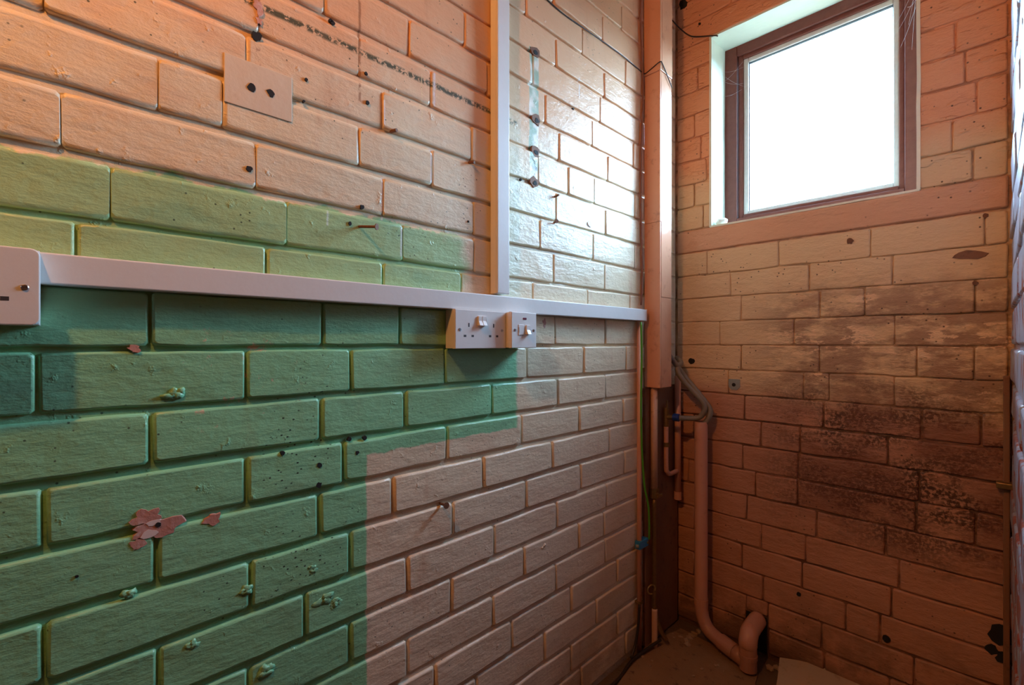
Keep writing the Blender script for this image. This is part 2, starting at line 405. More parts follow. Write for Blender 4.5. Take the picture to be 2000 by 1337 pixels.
for k in range(kmin, kmax + 1):
    z1 = min(zk(k), CEIL - .001); z0 = max(zk(k + 1), .001)
    if z1 - z0 < .02: continue
    ps = fill_perps([on_left(p, 600)[0] for p in LP.get(k, [])], YB + .002, -.003, k)
    up = k <= -3
    for a, b in zip(ps, ps[1:]):
        vis = b > -CB - .14 and z0 < CH + 1.26
        # the painted-over joints high on the left are shallow, and their perpends are nearly filled
        mid = (a + b) / 2
        fl = up and mid < on_left(900, 0)[0]
        gs = .0012 if fl else (.0045 if k >= 1 else .0035); gz = .011 if fl else (.0115 if k >= 1 else .0075)
        bv = .0065 if fl else (.0042 if k >= 1 else .0034)
        ks = 1.0
        if fl and R.random() < .75: gs = .0004; ks = .12
        bm = bmesh.new() if vis else far
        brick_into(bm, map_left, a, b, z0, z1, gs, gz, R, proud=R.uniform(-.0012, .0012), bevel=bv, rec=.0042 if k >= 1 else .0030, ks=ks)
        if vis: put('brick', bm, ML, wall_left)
put('brickwork', far, ML, wall_left, kind='stuff')

# back wall
WX0, WX1, WZ0, WZ1 = .124, .680, CH + .4048, CH + 1.0675
HX0, HX1, HZ0, HZ1 = .246, .310, zk(11) + .004, zk(10) - .002
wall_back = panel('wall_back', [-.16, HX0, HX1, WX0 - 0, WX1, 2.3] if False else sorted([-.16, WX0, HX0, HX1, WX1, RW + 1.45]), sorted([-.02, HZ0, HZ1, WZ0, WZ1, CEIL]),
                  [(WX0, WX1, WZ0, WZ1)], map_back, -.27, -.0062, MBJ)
# bore through the wall behind the waste elbow: left uncut, a dark plate over the brick gap stands for its shade
BPX = {-3: [1426, 1580, 1743], -2: [1447, 1601, 1904], -1: [1550, 1747], 0: [1447, 1600, 1904], 1: [1569, 1619, 1747], 2: [1454, 1608, 1801, 1917], 3: [1486, 1563, 1734], 4: [1450, 1559, 1796],
       5: [1475, 1557, 1790, 1906], 6: [1458, 1595, 1730], 7: [1486, 1756], 8: [1449, 1567, 1741], 9: [1490, 1719], 10: [1458, 1786], 11: [1610, 1737], 12: [1500, 1690], -6: [1900], -8: [1908], -4: [1520, 1700], -7: [1860], -9: [1885]}
for k in range(kmin, kmax + 1):
    z1 = min(zk(k), CEIL - .001); z0 = max(zk(k + 1), .001)
    if z1 - z0 < .02: continue
    if k in (-5, -14):
        bm = bmesh.new()
        brick_into(bm, map_back, .003, RW - .003, z0, z1, .001, .006 if k == -5 else .002, R, proud=.0025, bevel=.005, rec=.005)
        for f in list(bm.faces): pass
        put('sill_band' if k == -5 else 'lintel', bm, MB_, wall_back)
        continue
    ps = fill_perps([on_back(p, 600)[0] for p in BPX.get(k, [])], .003, RW - .003, k, slack=.29)
    segs = list(zip(ps, ps[1:])); o2 = []
    for a, b in segs:
        if -13 <= k <= -6:
            if a < WX0 and b > WX0: o2.append((a, WX0 + .002)); 
            if a < WX1 and b > WX1: o2.append((WX1 - .002, b))
            if b <= WX0 or a >= WX1: o2.append((a, b))
        elif k in (10, 11):
            if a < HX0 and b > HX0: o2.append((a, HX0))
            if a < HX1 and b > HX1: o2.append((HX1, b))
            if b <= HX0 or a >= HX1: o2.append((a, b))
        else: o2.append((a, b))
    for a, b in o2:
        if b - a < .014: continue
        bm = bmesh.new()
        sh = k <= 1
        brick_into(bm, map_back, a, b, z0, z1, .002 if -4 <= k <= 1 else (.0028 if sh else .004), .0028 if -4 <= k <= 1 else (.0035 if sh else .005), R, proud=R.uniform(-.0014, .0014), bevel=.0036, rec=.0032 if sh else .0035, amp=.0036)
        put('brick', bm, MB_, wall_back)
bm = bmesh.new(); brick_into(bm, map_back, HX0, HX1, .134, zk(10), .002, .003, R, proud=-.0005, bevel=.003, rec=.003); put('brick', bm, MB_, wall_back)
put('pipe_hole_shade', BX(HX0 + .001, HX1 - .001, -.0066, -.005, .018, .134), m_dark, wall_back)  # dark plate, the shade inside the hole painted as its colour
# right wall stub
wall_right = panel('wall_right', [YSTUB, .03], [-.02, CEIL], [], map_right, -.12, -.0062, MR_)
for k in range(kmin, kmax + 1):
    z1 = min(zk(k), CEIL - .001); z0 = max(zk(k + 1), .001)
    if z1 - z0 < .02: continue
    ps = fill_perps([], YSTUB, -.012, k)
    for a, b in zip(ps, ps[1:]):
        bm = bmesh.new(); brick_into(bm, map_right, a, b, z0, z1, .009, .010, R, proud=R.uniform(-.003, .001), bevel=.005, rec=.005)
        put('brick', bm, MR_, wall_right)
# lobby beyond the camera
XL = RW + 1.25
put('wall_lobby', BX(RW + .12, XL, YSTUB, YSTUB + .1, -.02, CEIL), m_plaster, kind='structure')
put('wall_far_right', BX(XL, XL + .1, YB, YSTUB + .1, -.02, CEIL), m_plaster, kind='structure')
put('wall_behind', BX(-.16, XL + .1, YB - .1, YB, -.02, CEIL), m_plaster, kind='structure')
put('ceiling', BX(-.16, XL + .1, YB - .1, .27, CEIL, CEIL + .1), m_plaster, kind='structure')
put('floor', BX(-.16, XL + .1, YB - .1, .27, -.1, 0), m_floor, kind='structure')
# brown strip sealing the corner of back and right walls
put('trim_1', BX(RW - .012, RW - .0005, -.014, -.0005, .0, CH - .08, bev=.002), m_trimb, kind='structure')

# ------------------------------------------------------------------ window
win = empty('window_1', ((WX0 + WX1) / 2, .13, WZ0)); win['kind'] = 'structure'
YF = .115
def ring_frame(x0, x1, z0, z1, wd, y0, y1, bev, l=None, t=None):
    bm = bmesh.new(); l = l or wd; t = t or wd
    box(bm, x0, x0 + l, y0, y1, z0, z1, bev=bev); box(bm, x1 - wd, x1, y0, y1, z0, z1, bev=bev)
    box(bm, x0 + l, x1 - wd, y0 + .0004, y1, z1 - t, z1, bev=bev); box(bm, x0 + l, x1 - wd, y0 + .0004, y1, z0, z0 + wd, bev=bev)
    return bm
put('window_frame', ring_frame(WX0 + .006, WX1, WZ0, WZ1 + .004, .042, YF, YF + .06, .003), m_wood, win)
put('sash', ring_frame(WX0 + .050, WX1 - .040, WZ0 + .038, WZ1 - .036, .016, YF + .010, YF + .05, .003), m_wood, win)
put('glazing_bead', ring_frame(WX0 + .066, WX1 - .053, WZ0 + .050, WZ1 - .050, .0165, YF + .016, YF + .04, .003), m_bead, win)
put('gasket', ring_frame(WX0 + .0815, WX1 - .068, WZ0 + .065, WZ1 - .065, .0035, YF + .022, YF + .034, .0005), m_gasket, win)
put('pane', BX(WX0 + .075, WX1 - .062, YF + .028, YF + .032, WZ0 + .058, WZ1 - .058), m_glass, win)
def reveal(name, a):
    bm = BX(*a); bmesh.ops.subdivide_edges(bm, edges=bm.edges, cuts=8, use_grid_fill=True)
    for v in bm.verts: v.co += Vector((1, 0, 1)) * (.0015 * mnoise.noise(v.co * 16))
    put(name, bm, m_reveal, win, smooth=False)
reveal('jamb', (WX0 - .001, WX0 + .007, -.002, YF + .004, WZ0, WZ1))
reveal('jamb', (WX1 - .006, WX1 + .002, -.002, YF + .004, WZ0, WZ1))
reveal('soffit', (WX0, WX1, -.0005, YF + .004, WZ1 - .003, WZ1 + .004))
reveal('sill', (WX0, WX1, -.001, YF + .004, WZ0 - .003, WZ0 + .003))

# ------------------------------------------------------------------ casing in the corner
cy0, cy1 = -CB + 1.411, -CB + 1.489; cdx = .0587
zb = CH - .149
cas = empty('pipe_casing', (.03, (cy0 + cy1) / 2, zb))
tag(cas, 'tall orange-painted boxed pipe casing running down the corner beside the window', 'pipe casing')
for i, (a, b, e_) in enumerate(((zb, CH + .395, 0), (CH + .3955, CH + .887, .0006), (CH + .888, CEIL - .002, .003))):
    put('front_board', BX(.002, cdx + e_ - .0002, cy0 - e_, cy0 + .008, a, b, bev=.0015), m_casing, cas)
for i, (a, b, e_) in enumerate(((zb, CH + .148, 0), (CH + .149, CH + .887, .0004), (CH + .888, CEIL - .002, .003))):
    put('side_board', BX(cdx - .008, cdx + e_, cy0 + .0085, cy1, a, b, bev=.0015), m_casing, cas)

# ------------------------------------------------------------------ trunking
tf = .025
yE = -CB + 1.385; yS = on_left(60, 520, tf)[0]
tr = empty('cable_trunking', (0, (yS + yE) / 2, CH + .089))
tag(tr, 'long horizontal white plastic cable trunking running along the brick wall', 'cable trunking')
put('trunking_base', BX(.0005, tf - .006, yS, yE, CH + .0705, CH + .1075), m_pvc, tr)
put('trunking_lid', BX(tf - .0058, tf, yS, yE - .0005, CH + .070, CH + .108, bev=.0022, seg=3), m_pvc, tr)
put('end_cap', BX(.0008, tf + .0008, yE - .002, yE + .0012, CH + .0695, CH + .1085, bev=.0008), m_pvc, tr)
vy0, vy1 = -CB + .724, -CB + .7625
tv = empty('cable_trunking', (0, (vy0 + vy1) / 2, CH + .113))
tag(tv, 'upright white plastic cable trunking rising from the horizontal run to the ceiling', 'cable trunking')
put('trunking_base', BX(.0005, tf - .006, vy0 + .0006, vy1 - .0006, CH + .1135, CEIL - .001), m_pvc, tv)
put('trunking_lid', BX(tf - .0058, tf, vy0, vy1, CH + .1128, CEIL - .001, bev=.0022, seg=3), m_pvc, tv)

# ------------------------------------------------------------------ sockets
def screw(parent, x, y, z, r=.0034):
    bm = bmesh.new(); tube(bm, [(x - .001, y, z), (x + .0006, y, z), (x + .0012, y, z)], lambda t: r if t < .6 else r * .8, n=14)
    s = put('screw', bm, m_screw, parent)
    put('slot', BX(x + .0010, x + .0014, y - r * .75, y + r * .75, z - .0004, z + .0004), m_slot, s)
def rocker(parent, x, y, z, wdt=.0105, h=.021):
    bm = bmesh.new()
    prof = [(x - .001, z + h / 2), (x + .0035, z + h / 2), (x + .0035, z), (x + .0085, z - h / 2), (x - .001, z - h / 2)]
    A = [bm.verts.new((p[0], y - wdt / 2, p[1])) for p in prof]; B = [bm.verts.new((p[0], y + wdt / 2, p[1])) for p in prof]
    bm.faces.new(A); bm.faces.new(B[::-1])
    for i in range(5): bm.faces.new((A[i], A[(i + 1) % 5], B[(i + 1) % 5], B[i]))
    bmesh.ops.bevel(bm, geom=bm.edges[:], offset=.0006, segments=1, affect='EDGES')
    put('rocker_switch', bm, m_pvc2, parent)
def plate(parent, y0, y1, z0, z1, depth, rad=.002, tk=.009):
    put('back_box', BX(.0005, depth - tk, y0 + .0006, y1 - .0006, z0 + .0006, z1 - .0006, bev=.001), m_pvc2, parent)
    bm = BX(depth - tk + .0003, depth, y0, y1, z0, z1)
    es = [e for e in bm.edges if abs(e.verts[0].co.x - e.verts[1].co.x) > .002]
    if rad > .0025: bmesh.ops.bevel(bm, geom=es, offset=rad, segments=5, profile=.5, affect='EDGES')
    es = [e for e in bm.edges if min(e.verts[0].co.x, e.verts[1].co.x) > depth - .0001]
    bmesh.ops.bevel(bm, geom=es, offset=.0016, segments=3, profile=.5, affect='EDGES')
    return put('faceplate', bm, m_pvc2, parent)
def pin(parent, x, y, z, w_, h_):
    put('pin_hole', BX(x - .0008, x + .00015, y - w_ / 2, y + w_ / 2, z - h_ / 2, z + h_ / 2), m_slot, parent)
def double_socket(name, y0, zc, depth, label, rad=.002, h=.0835):
    y1 = y0 + .146; o = empty(name, (0, (y0 + y1) / 2, zc)); tag(o, label, 'socket')
    plate(o, y0, y1, zc - h / 2, zc + h / 2, depth, rad)
    yc = (y0 + y1) / 2
    screw(o, depth, y0 + .0125, zc - .001); screw(o, depth, y1 - .0125, zc - .001)
    for s in (-1, 1):
        rocker(o, depth, yc - .001 + s * .0057, zc + .0185)
        q = yc + s * .0355 - .001
        pin(o, depth, q, zc + .009, .0036, .0085)
        pin(o, depth, q - .0105, zc - .0145, .0068, .0046); pin(o, depth, q + .0105, zc - .0145, .0068, .0046)
    return o
double_socket('double_socket', -CB + .5954, CH + .0285, .035, 'white double wall socket with two switches below the trunking junction')
double_socket('double_socket', -CB - .0132 - .146, CH + .0635, .050, 'white rounded wall socket at the left end of the trunking, partly out of frame', rad=.008, h=.088)
sy0 = -CB + .7420; sy1 = sy0 + .083; sz = CH + .0288; sd = .0526
sp = empty('fused_spur', (0, (sy0 + sy1) / 2, sz)); tag(sp, 'small white fused switch box on the right of the lower double socket', 'switch')
plate(sp, sy0, sy1, sz - .0415, sz + .0415, sd)
screw(sp, sd, sy0 + .011, sz); screw(sp, sd, sy1 - .0095, sz)
rocker(sp, sd, sy0 + .052, sz + .001, .012, .022)
put('indicator_window', BX(sd - .001, sd + .0006, sy0 + .0375, sy0 + .0485, sz + .0245, sz + .0290), m_grey, sp)
fh = put('fuse_holder', BX(sd - .001, sd + .0012, sy0 + .022, sy0 + .0405, sz - .012, sz + .0125, bev=.0005), m_pvc2, sp)
put('slot', BX(sd + .0011, sd + .0014, sy0 + .0225, sy0 + .0235, sz - .006, sz + .006), m_slot, fh)
put('slot', BX(sd + .0011, sd + .0014, sy0 + .026, sy0 + .037, sz - .0115, sz - .0108), m_slot, fh)

# ------------------------------------------------------------------ pipes in the corner
def Y(v): return v - CB
pb = put('corner_shade_board', BX(.001, .012, Y(1.400), Y(1.628), .006, zb - .003, bev=.002), m_dark_wall)  # added sheet: wall shade and grime behind the pipes put into its colour
tag(pb, 'added dark board, painted as the shaded grimy wall behind the corner pipes', 'board')
p1 = empty('copper_pipe', (.012, Y(1.361), 0)); tag(p1, 'thin pink-painted upright pipe carrying the blue clamp and green cable', 'pipe')
put('pipe', T([(.0125, Y(1.361), .001), (.0125, Y(1.361), CH + .069)], .0078, n=16), m_pipe, p1, smooth=True)
put('pipe_clip', BX(.0005, .022, Y(1.352), Y(1.370), .17, .178, bev=.001), m_brass, p1)
# pipe from the casing with a stop valve
p2 = empty('copper_pipe', (.026, Y(1.425), CH - .48)); tag(p2, 'cream-painted pipe dropping from under the casing to a dark stop valve', 'pipe')
zf = CH - .49
put('pipe', T([(.026, Y(1.432), zf), (.026, Y(1.432), zb + .03)], .0112, n=16), m_cream_pipe, p2, smooth=True)
put('valve_body', tube(T([(.026, Y(1.432), zf - .028), (.026, Y(1.432), zf + .004)], .0155, n=6), [(.026, Y(1.432), zf - .012), (.050, Y(1.425), zf - .014)], .006, n=10), m_brass, p2)
put('valve_handle', BX(.048, .053, Y(1.408), Y(1.440), zf - .020, zf - .010, bev=.002), m_brass, p2)
put('lower_pipe', T(spline([(.026, Y(1.432), zf - .02), (.026, Y(1.432), .22), (.027, Y(1.433), .13), (.040, Y(1.440), .07), (.058, Y(1.452), .03)]), .0075, n=14), m_brass, p2, smooth=True)
put('lower_pipe', T(spline([(.030, Y(1.428), .005), (.030, Y(1.428), .09), (.030, Y(1.428), .13)]), .0095, n=14), m_cream_pipe, p2, smooth=True)
put('clip_ring', tube(bmesh.new(), [(.034 + .012 * math.cos(t), Y(1.400) + .012 * math.sin(t), .208 + .010 * math.sin(t * 1.0)) for t in [i * math.pi / 8 for i in range(15)]], .003, n=8), m_brass, p2, smooth=True)
# U shaped pipe with tap
p3 = empty('copper_pipe', (.026, Y(1.56), CH - .5)); tag(p3, 'U-shaped painted pipe with a blue tap deep in the corner', 'pipe')
ya_, yb_ = Y(1.513), Y(1.600); zu = CH - .455
put('pipe', T(spline([(.027, ya_, CH - .285), (.027, ya_, zu + .03), (.027, ya_ + .008, zu + .006), (.027, ya_ + .025, zu - .004), (.027, yb_ - .008, zu - .004)], 10), .0078, n=14), m_pipe, p3, smooth=True)
put('pipe', T([(.026, yb_, CH - .555), (.026, yb_, CH - .12)], .0108, n=16), m_pipe, p3, smooth=True)
put('end_cap', T([(.026, yb_, CH - .562), (.026, yb_, CH - .535)], .0128, n=16), m_pipe, p3, smooth=False)
put('pipe_joint', T([(.027, ya_, CH - .36), (.027, ya_, CH - .345)], .0105, n=12), m_brass, p3)
v = put('valve_body', tube(T([(.027, ya_, CH - .29), (.027, ya_, CH - .225)], .0095, n=8), [(.027, ya_, CH - .258), (.052, ya_ + .002, CH - .256)], .0085, n=12), m_brass, p3)
put('valve_outlet', T([(.040, ya_ + .002, CH - .2565), (.054, ya_ + .002, CH - .2555)], .0078, n=14), m_chrome, p3, smooth=True)
put('tap_collar', T([(.053, ya_ + .002, CH - .2555), (.072, ya_ + .003, CH - .2555)], .0132, n=10), m_blue2, p3)
put('valve_stem', T([(.030, ya_, CH - .228), (.030, ya_, CH - .200)], .004, n=10), m_brass, p3)
# drain hoses
def rel(px, py, y): 
    x, z = on_back(px, py, y); return (x, y, z)
h1 = put('drain_hose', T(spline([(.071, ya_ + .003, CH - .2555), rel(1345, 816, Y(1.545)), rel(1366, 814, Y(1.56)), rel(1376, 800, Y(1.565)), rel(1374, 786, Y(1.565)), rel(1358, 768, Y(1.56)), rel(1337, 745, Y(1.55)), rel(1325, 728, Y(1.545)), rel(1323, 716, Y(1.55)), rel(1330, 708, Y(1.57)), rel(1322, 698, Y(1.60))], 8), .0088, n=14), m_hose, smooth=True)
tag(h1, 'looped grey rubber hose joined to the blue tap', 'hose')
PX_, PY_ = .1235, Y(1.571)
h2 = put('drain_hose', T(spline([rel(1306, 692, Y(1.53)), rel(1318, 708, Y(1.54)), rel(1334, 730, Y(1.575)), rel(1352, 752, Y(1.585)), rel(1376, 782, Y(1.585)), rel(1386, 798, Y(1.583)), rel(1384, 815, Y(1.578)), (PX_ + .004, PY_, CH - .29), (PX_, PY_, CH - .34)], 8), .0092, n=14), m_hose, smooth=True)
tag(h2, 'grey rubber hose coming from behind the casing and dropping into the waste pipe', 'hose')
# waste pipe
wp = empty('waste_pipe', (PX_, PY_, .01)); tag(wp, 'thick pink-painted plastic waste pipe standing against the back wall', 'pipe')
pr = .0212
ex, ey, ez = .292, Y(1.520), .038
A0 = Vector((PX_, PY_, CH - .268))
bm = T(spline([(PX_, PY_, CH - .268), (PX_, PY_, CH - .5), (PX_, PY_, .16), (PX_, PY_, .13), (PX_ + .008, PY_ - .003, .088), (PX_ + .030, PY_ - .010, .060), (PX_ + .060, PY_ - .018, .050), (PX_ + .085, PY_ - .025, .047)], 8), pr, n=20, caps=False)
tube(bm, [(PX_, PY_, CH - .2685), (PX_, PY_, CH - .30)], pr - .003, n=20, caps=False)
put('standpipe', bm, m_pipe, wp, smooth=True)
put('coupling', T([(PX_ + .075, PY_ - .0225, .048), (PX_ + .125, PY_ - .038, .043)], .0245, n=20), m_pipe, wp, smooth=False)
put('coupling_collar', T([(PX_, PY_, .128), (PX_, PY_, .150)], .0228, n=20), m_pipe, wp)
put('drain_run', T([(PX_ + .12, PY_ - .036, .043), (ex - .01, ey + .002, ez + .001)], .0235, n=20), m_pipe, wp, smooth=True)
put('riser', T([(ex, ey, .018), (ex, ey, .100)], .0250, n=20), m_pipe, wp, smooth=False)
put('collar', T([(ex, ey, .052), (ex, ey, .066)], .0268, n=20), m_pipe, wp)
put('elbow', T(spline([(ex, ey, .090), (ex, ey, .102), (ex - .001, ey + .012, .118), (ex - .004, ey + .035, .121), (ex - .010, -.0045, .117)], 8), .0262, n=20), m_pipe, wp, smooth=True)
# earth clamp and green cable
cl = empty('earth_clamp', (.0125, Y(1.361), .355)); tag(cl, 'blue earth clamp fastened round the thin pipe low in the corner', 'clamp')
zc_ = CH - (1059 - 668) * 1.535 / F
put('clamp_band', BX(.0035, .0235, Y(1.347), Y(1.401), zc_ - .013, zc_ + .013, bev=.002), m_blue, cl)
put('screw', T([(.024, Y(1.392), zc_), (.028, Y(1.392), zc_)], .004, n=10), m_brass, cl)
put('screw', T([(.020, Y(1.345), zc_), (.012, Y(1.340), zc_)], .005, n=10), m_zinc, cl)
gy = [(1252, 628), (1253, 700), (1252, 790), (1253, 860), (1255, 900), (1259, 950), (1266, 985), (1268, 1020), (1268, 1052)]
gp = []
for px, py in gy:
    xx = .024 + (.004 if py > 900 else 0)
    yy, zz = on_left(px, py, xx); gp.append((xx, yy, zz))
gc = put('earth_cable', T(spline(gp, 6), .0032, n=8), m_green, smooth=True); tag(gc, 'thin green earth cable hanging from the trunking end to the blue clamp', 'cable')
def lcable(name, pts, x, r, mat, label, cat='cable', xs=None):
    q = []
    for i, (px, py) in enumerate(pts):
        xx = xs[i] if xs else x
        yy, zz = on_left(px, py, xx); q.append((xx, yy, zz))
    o = put(name, T(spline(q, 6), r, n=8), mat, smooth=True); tag(o, label, cat); return o
lcable('upright_cable', [(1252, -60), (1251, 40), (1253, 110), (1256, 175), (1252, 300), (1252, 430), (1254, 520), (1252, 595)], .006, .0032, m_brownc, 'brown painted cable clipped upright against the left side of the casing')
c_pts = [(*([.003] * 1), *on_left(1040, -30, .003)), (.003, *on_left(1072, 2, .003)), (.003, *on_left(1105, 30, .003)), (.003, *on_left(1165, 72, .003)), (.003, *on_left(1215, 108, .003)), (.004, *on_left(1250, 137, .004)), (.006, cy0 - .006, CH + .895),
         (.03, cy0 - .0045, CH + .902), (cdx + .002, cy0 - .0045, CH + .912), (cdx + .0055, cy0 + .01, CH + .905), (cdx + .0045, cy1 - .005, CH + .855)]
o = put('thin_cable', T(spline([Vector(p) for p in c_pts], 5), .0017, n=7), m_black, smooth=True); tag(o, 'thin black cable sagging across the upper brick wall and over the casing', 'cable')
q = [(.066, -.055, CH + 1.045)]
q = [rel(1312, 38, -.045), rel(1328, 55, -.012), rel(1345, 68, -.006), rel(1360, 71, -.006), rel(1395, 69, -.005), rel(1402, 70, -.004)]
o = put('wire', T(spline(q, 5), .0022, n=7), m_black, smooth=True); tag(o, 'short dark wire running to the top left corner of the window', 'cable')
# dark cable lying along the floor edge
q = [(.045, Y(1.44), .03), (.030, Y(1.38), .020), (.022, Y(1.30), .016), (.030, Y(1.22), .006), (.032, Y(1.12), .006), (.045, Y(1.0), .006)]
o = put('floor_cable', T(spline(q, 6), .005, n=8), m_black, smooth=True); tag(o, 'dark cable lying along the foot of the painted wall', 'cable')
q = [(.018, Y(1.352), .17), (.022, Y(1.34), .12), (.018, Y(1.33), .06), (.020, Y(1.30), .022)]
o = put('hanging_cable', T(spline(q, 6), .0042, n=8), m_black, smooth=True); tag(o, 'short black cable hanging at the foot of the clamped pipe', 'cable')

# ------------------------------------------------------------------ small things on the walls
def nail(px, py, label, dy=.010, dz=.003, ln=.022, r=.0018, mat=m_rust, head=True):
    y, z = on_left(px, py, .0); bm = bmesh.new()
    a = Vector((-.004, y, z)); b = Vector((ln, y + dy, z + dz)); tube(bm, [a, b], r, n=8)
    if head: tube(bm, [b, b + (b - a).normalized() * .0015], r * 2.3, n=10)
    o = put('nail', bm, mat); tag(o, label, 'nail')
nail(700, 441, 'long rusty nail jutting from the green paint above the trunking', dy=.020, dz=-.003, ln=.030, r=.0026)
nail(765, 255, 'short rusty nail in the upper orange bricks left of the upright trunking', dy=.004, dz=-.001, ln=.012, r=.0035, head=False)
nail(918, 316, 'short rusty nail just left of the upright trunking', dy=.003, dz=-.003, ln=.012, r=.0032, head=False)
nail(1083, 384, 'rusty nail on the shiny bricks right of the upright trunking', dy=.002, ln=.014, r=.0028, head=False)
nail(1082, 436, 'lower bent nail on the shiny bricks right of the upright trunking', dy=-.006, ln=.014, r=.0024)
nail(862, 983, 'dark nail sticking out of the pink-brown bricks low on the wall', dy=-.002, dz=.002, ln=.020, r=.0030, mat=m_rust)
# ghost of a removed plate, with its two holes
gy0, gz1 = on_left(437, 106); gy1, gz0 = on_left(570, 235)
gh = put('plate_mark', BX(-.001, .0017, gy0, gy1, CH + .3665, CH + .441, bev=.0008), m_ghost, wall_left)
def hole(px, py, r, mat=m_dark, name='drill_hole', x=.0008, seed=1, sq=1.0, parent=None, back=False, wd=None):
    y, z = on_left(px, py, x) if not back else on_back(px, py, -x)
    bm = bmesh.new(); n = 11 if mat is not m_flake else 24; rr = random.Random(seed * 13 + int(px))
    ring = []; ring2 = []
    for k in range(n):
        a_ = 2 * math.pi * k / n; q = r * (rr.uniform(.75, 1.2) if n == 11 else 1.0 + .75 * mnoise.noise(Vector((math.cos(a_) * 1.6, math.sin(a_) * 1.6, seed * 1.37))) + rr.uniform(-.12, .12))
        s, t_ = q * math.cos(a_) * sq, q * math.sin(a_)
        if back: ring.append(bm.verts.new((y + s, -x - .0006, z + t_))); ring2.append(bm.verts.new((y + s * 1.05, .004, z + t_ * 1.05)))
        else: ring.append(bm.verts.new((x + .0006, y + s, z + t_))); ring2.append(bm.verts.new((-.004, y + s * 1.05, z + t_ * 1.05)))
    for k in range(n): bm.faces.new((ring[k], ring[(k + 1) % n], ring2[(k + 1) % n], ring2[k]))
    bm.faces.new(ring); bm.faces.new(ring2[::-1])
    put(name, bm, mat, parent or (wall_back if back else wall_left))
for px, py, r, x in ((491, 170, .0062, .0018), (529, 181, .0062, .0018), (650, 44, .004, .001), (646, 39, .003, .001), (598, 155, .0028, .001), (715, 143, .003, .001), (718, 200, .0035, .001), (487, 329, .0045, .001), (502, 71, .0075, .001),
                     (684, 436, .0035, .001), (708, 404, .0042, .001), (915, 432, .0022, .001), (624, 907, .0045, .0012), (623, 946, .005, .0012), (683, 857, .0042, .0012), (713, 855, .0042, .0012), (698, 883, .0038, .0012),
                     (594, 197, .002, .001), (1120, 212, .003, .001), (1018, 350, .003, .001), (552, 884, .0034, .001), (150, 1125, .002, .001)):
    hole(px, py, r, x=x)
for px, py, sx in ((1045, 100, 1), (1048, 233, 1), (1046, 295, 1), (1044, 355, 1)):
    hole(px, py, .013, m_rust, 'chase_hole', x=.0012, seed=py, sq=1.25); hole(px + 1, py + 2, .0065, m_dark, 'chase_hole', x=.0020, seed=py + 3, sq=1.2)
for px, py, r, sq in ((285, 1008, .010, 1.6), (305, 1030, .0135, 1.7), (268, 1060, .008, .9), (415, 1013, .0075, 1.5), (262, 680, .0055, 1.3), (505, 12, .012, .6), (506, 40, .006, .7), (1063, 630, .010, .6)):
    hole(px, py, r, m_flake, 'paint_flake', x=.0004, seed=py, sq=sq)
hole(309, 1024, .0035, m_dark, 'drill_hole', x=.0012, seed=2)
hole(292, 1042, .0060, m_spot2, 'paint_flake', x=.0008, seed=9, sq=1.5)
hole(300, 1020, .0040, m_spot2, 'paint_flake', x=.0008, seed=3, sq=2.2)
hole(1152, 437, .0085, m_spot, 'plaster_spot', x=.0012, seed=5, sq=1.1)
for i, (px, py, r) in enumerate(((480, 1155, .008), (608, 1108, .007), (635, 1170, .010), (655, 1178, .008), (378, 1260, .006), (340, 768, .008), (540, 1150, .004), (1063, 1065, .006), (822, 1020, .005), (797, 1035, .004), (250, 1160, .006), (515, 1310, .010))):
    y_, z_ = on_left(px, py); bm = bmesh.new()
    for j in range(5): blob(bm, (.0, y_ + R.gauss(0, r * .55), z_ + R.gauss(0, r * .35)), (r * R.uniform(.18, .30), r * R.uniform(.6, 1.1), r * R.uniform(.4, .8)), i * 5 + j, .9)
    put('plaster_lump', bm, ML, wall_left, smooth=True)
# back wall bits
for px, py, r in ((1885, 377, .006), (1912, 392, .006), (1925, 420, .006), (1660, 470, .008), (1350, 704, .012), (1366, 46, .0045), (1905, 552, .006), (1956, 1240, .022), (1938, 1268, .012), (1960, 1285, .014), (1732, 1248, .010), (1560, 1160, .006)):
    hole(px, py, r, m_dark if r > .003 and py > 1000 or px in (1350, 1366) else m_rust, 'damage_hole', x=.0016, seed=py, back=True, sq=1.0)
hole(1334, 8, .020, m_dark, 'damage_hole', x=.0016, seed=4, back=True, sq=.7)
hole(1893, 497, .012, m_dark_wall, 'damage_hole', x=.0014, seed=8, back=True, sq=2.6)
bx, bz = on_back(1434, 750, -.003)
bk = empty('pipe_bracket', (bx, -.002, bz)); tag(bk, 'small grey metal pipe bracket with a hole on the back wall', 'bracket')
bm = BX(bx - .0185, bx + .0185, -.0042, .001, bz - .018, bz + .018); bmesh.ops.bevel(bm, geom=[e_ for e_ in bm.edges if abs(e_.verts[0].co.y - e_.verts[1].co.y) > .002 and e_.verts[0].co.z < bz], offset=.010, segments=1, affect='EDGES')
put('bracket_plate', bm, m_zinc, bk)
put('bracket_hole', T([(bx - .001, -.0040, bz - .001), (bx - .001, -.0050, bz - .001)], .0062, n=12), m_dark, bk)
x0_, z0_ = on_back(1945, 942, 0)
o = put('metal_cleat', BX(x0_, x0_ + .030, -.030, .002, z0_ - .006, z0_ + .008, bev=.002), m_brass); tag(o, 'small tarnished metal cleat at the right edge of the back wall', 'cleat')
bm = blob(bmesh.new(), (WX0 + .030, .030, WZ0 + .016), (.020, .018, .014), 3, .4); 
o = put('filler_lump', bm, m_putty, smooth=True); tag(o, 'white lump of filler on the left end of the window sill', 'filler')
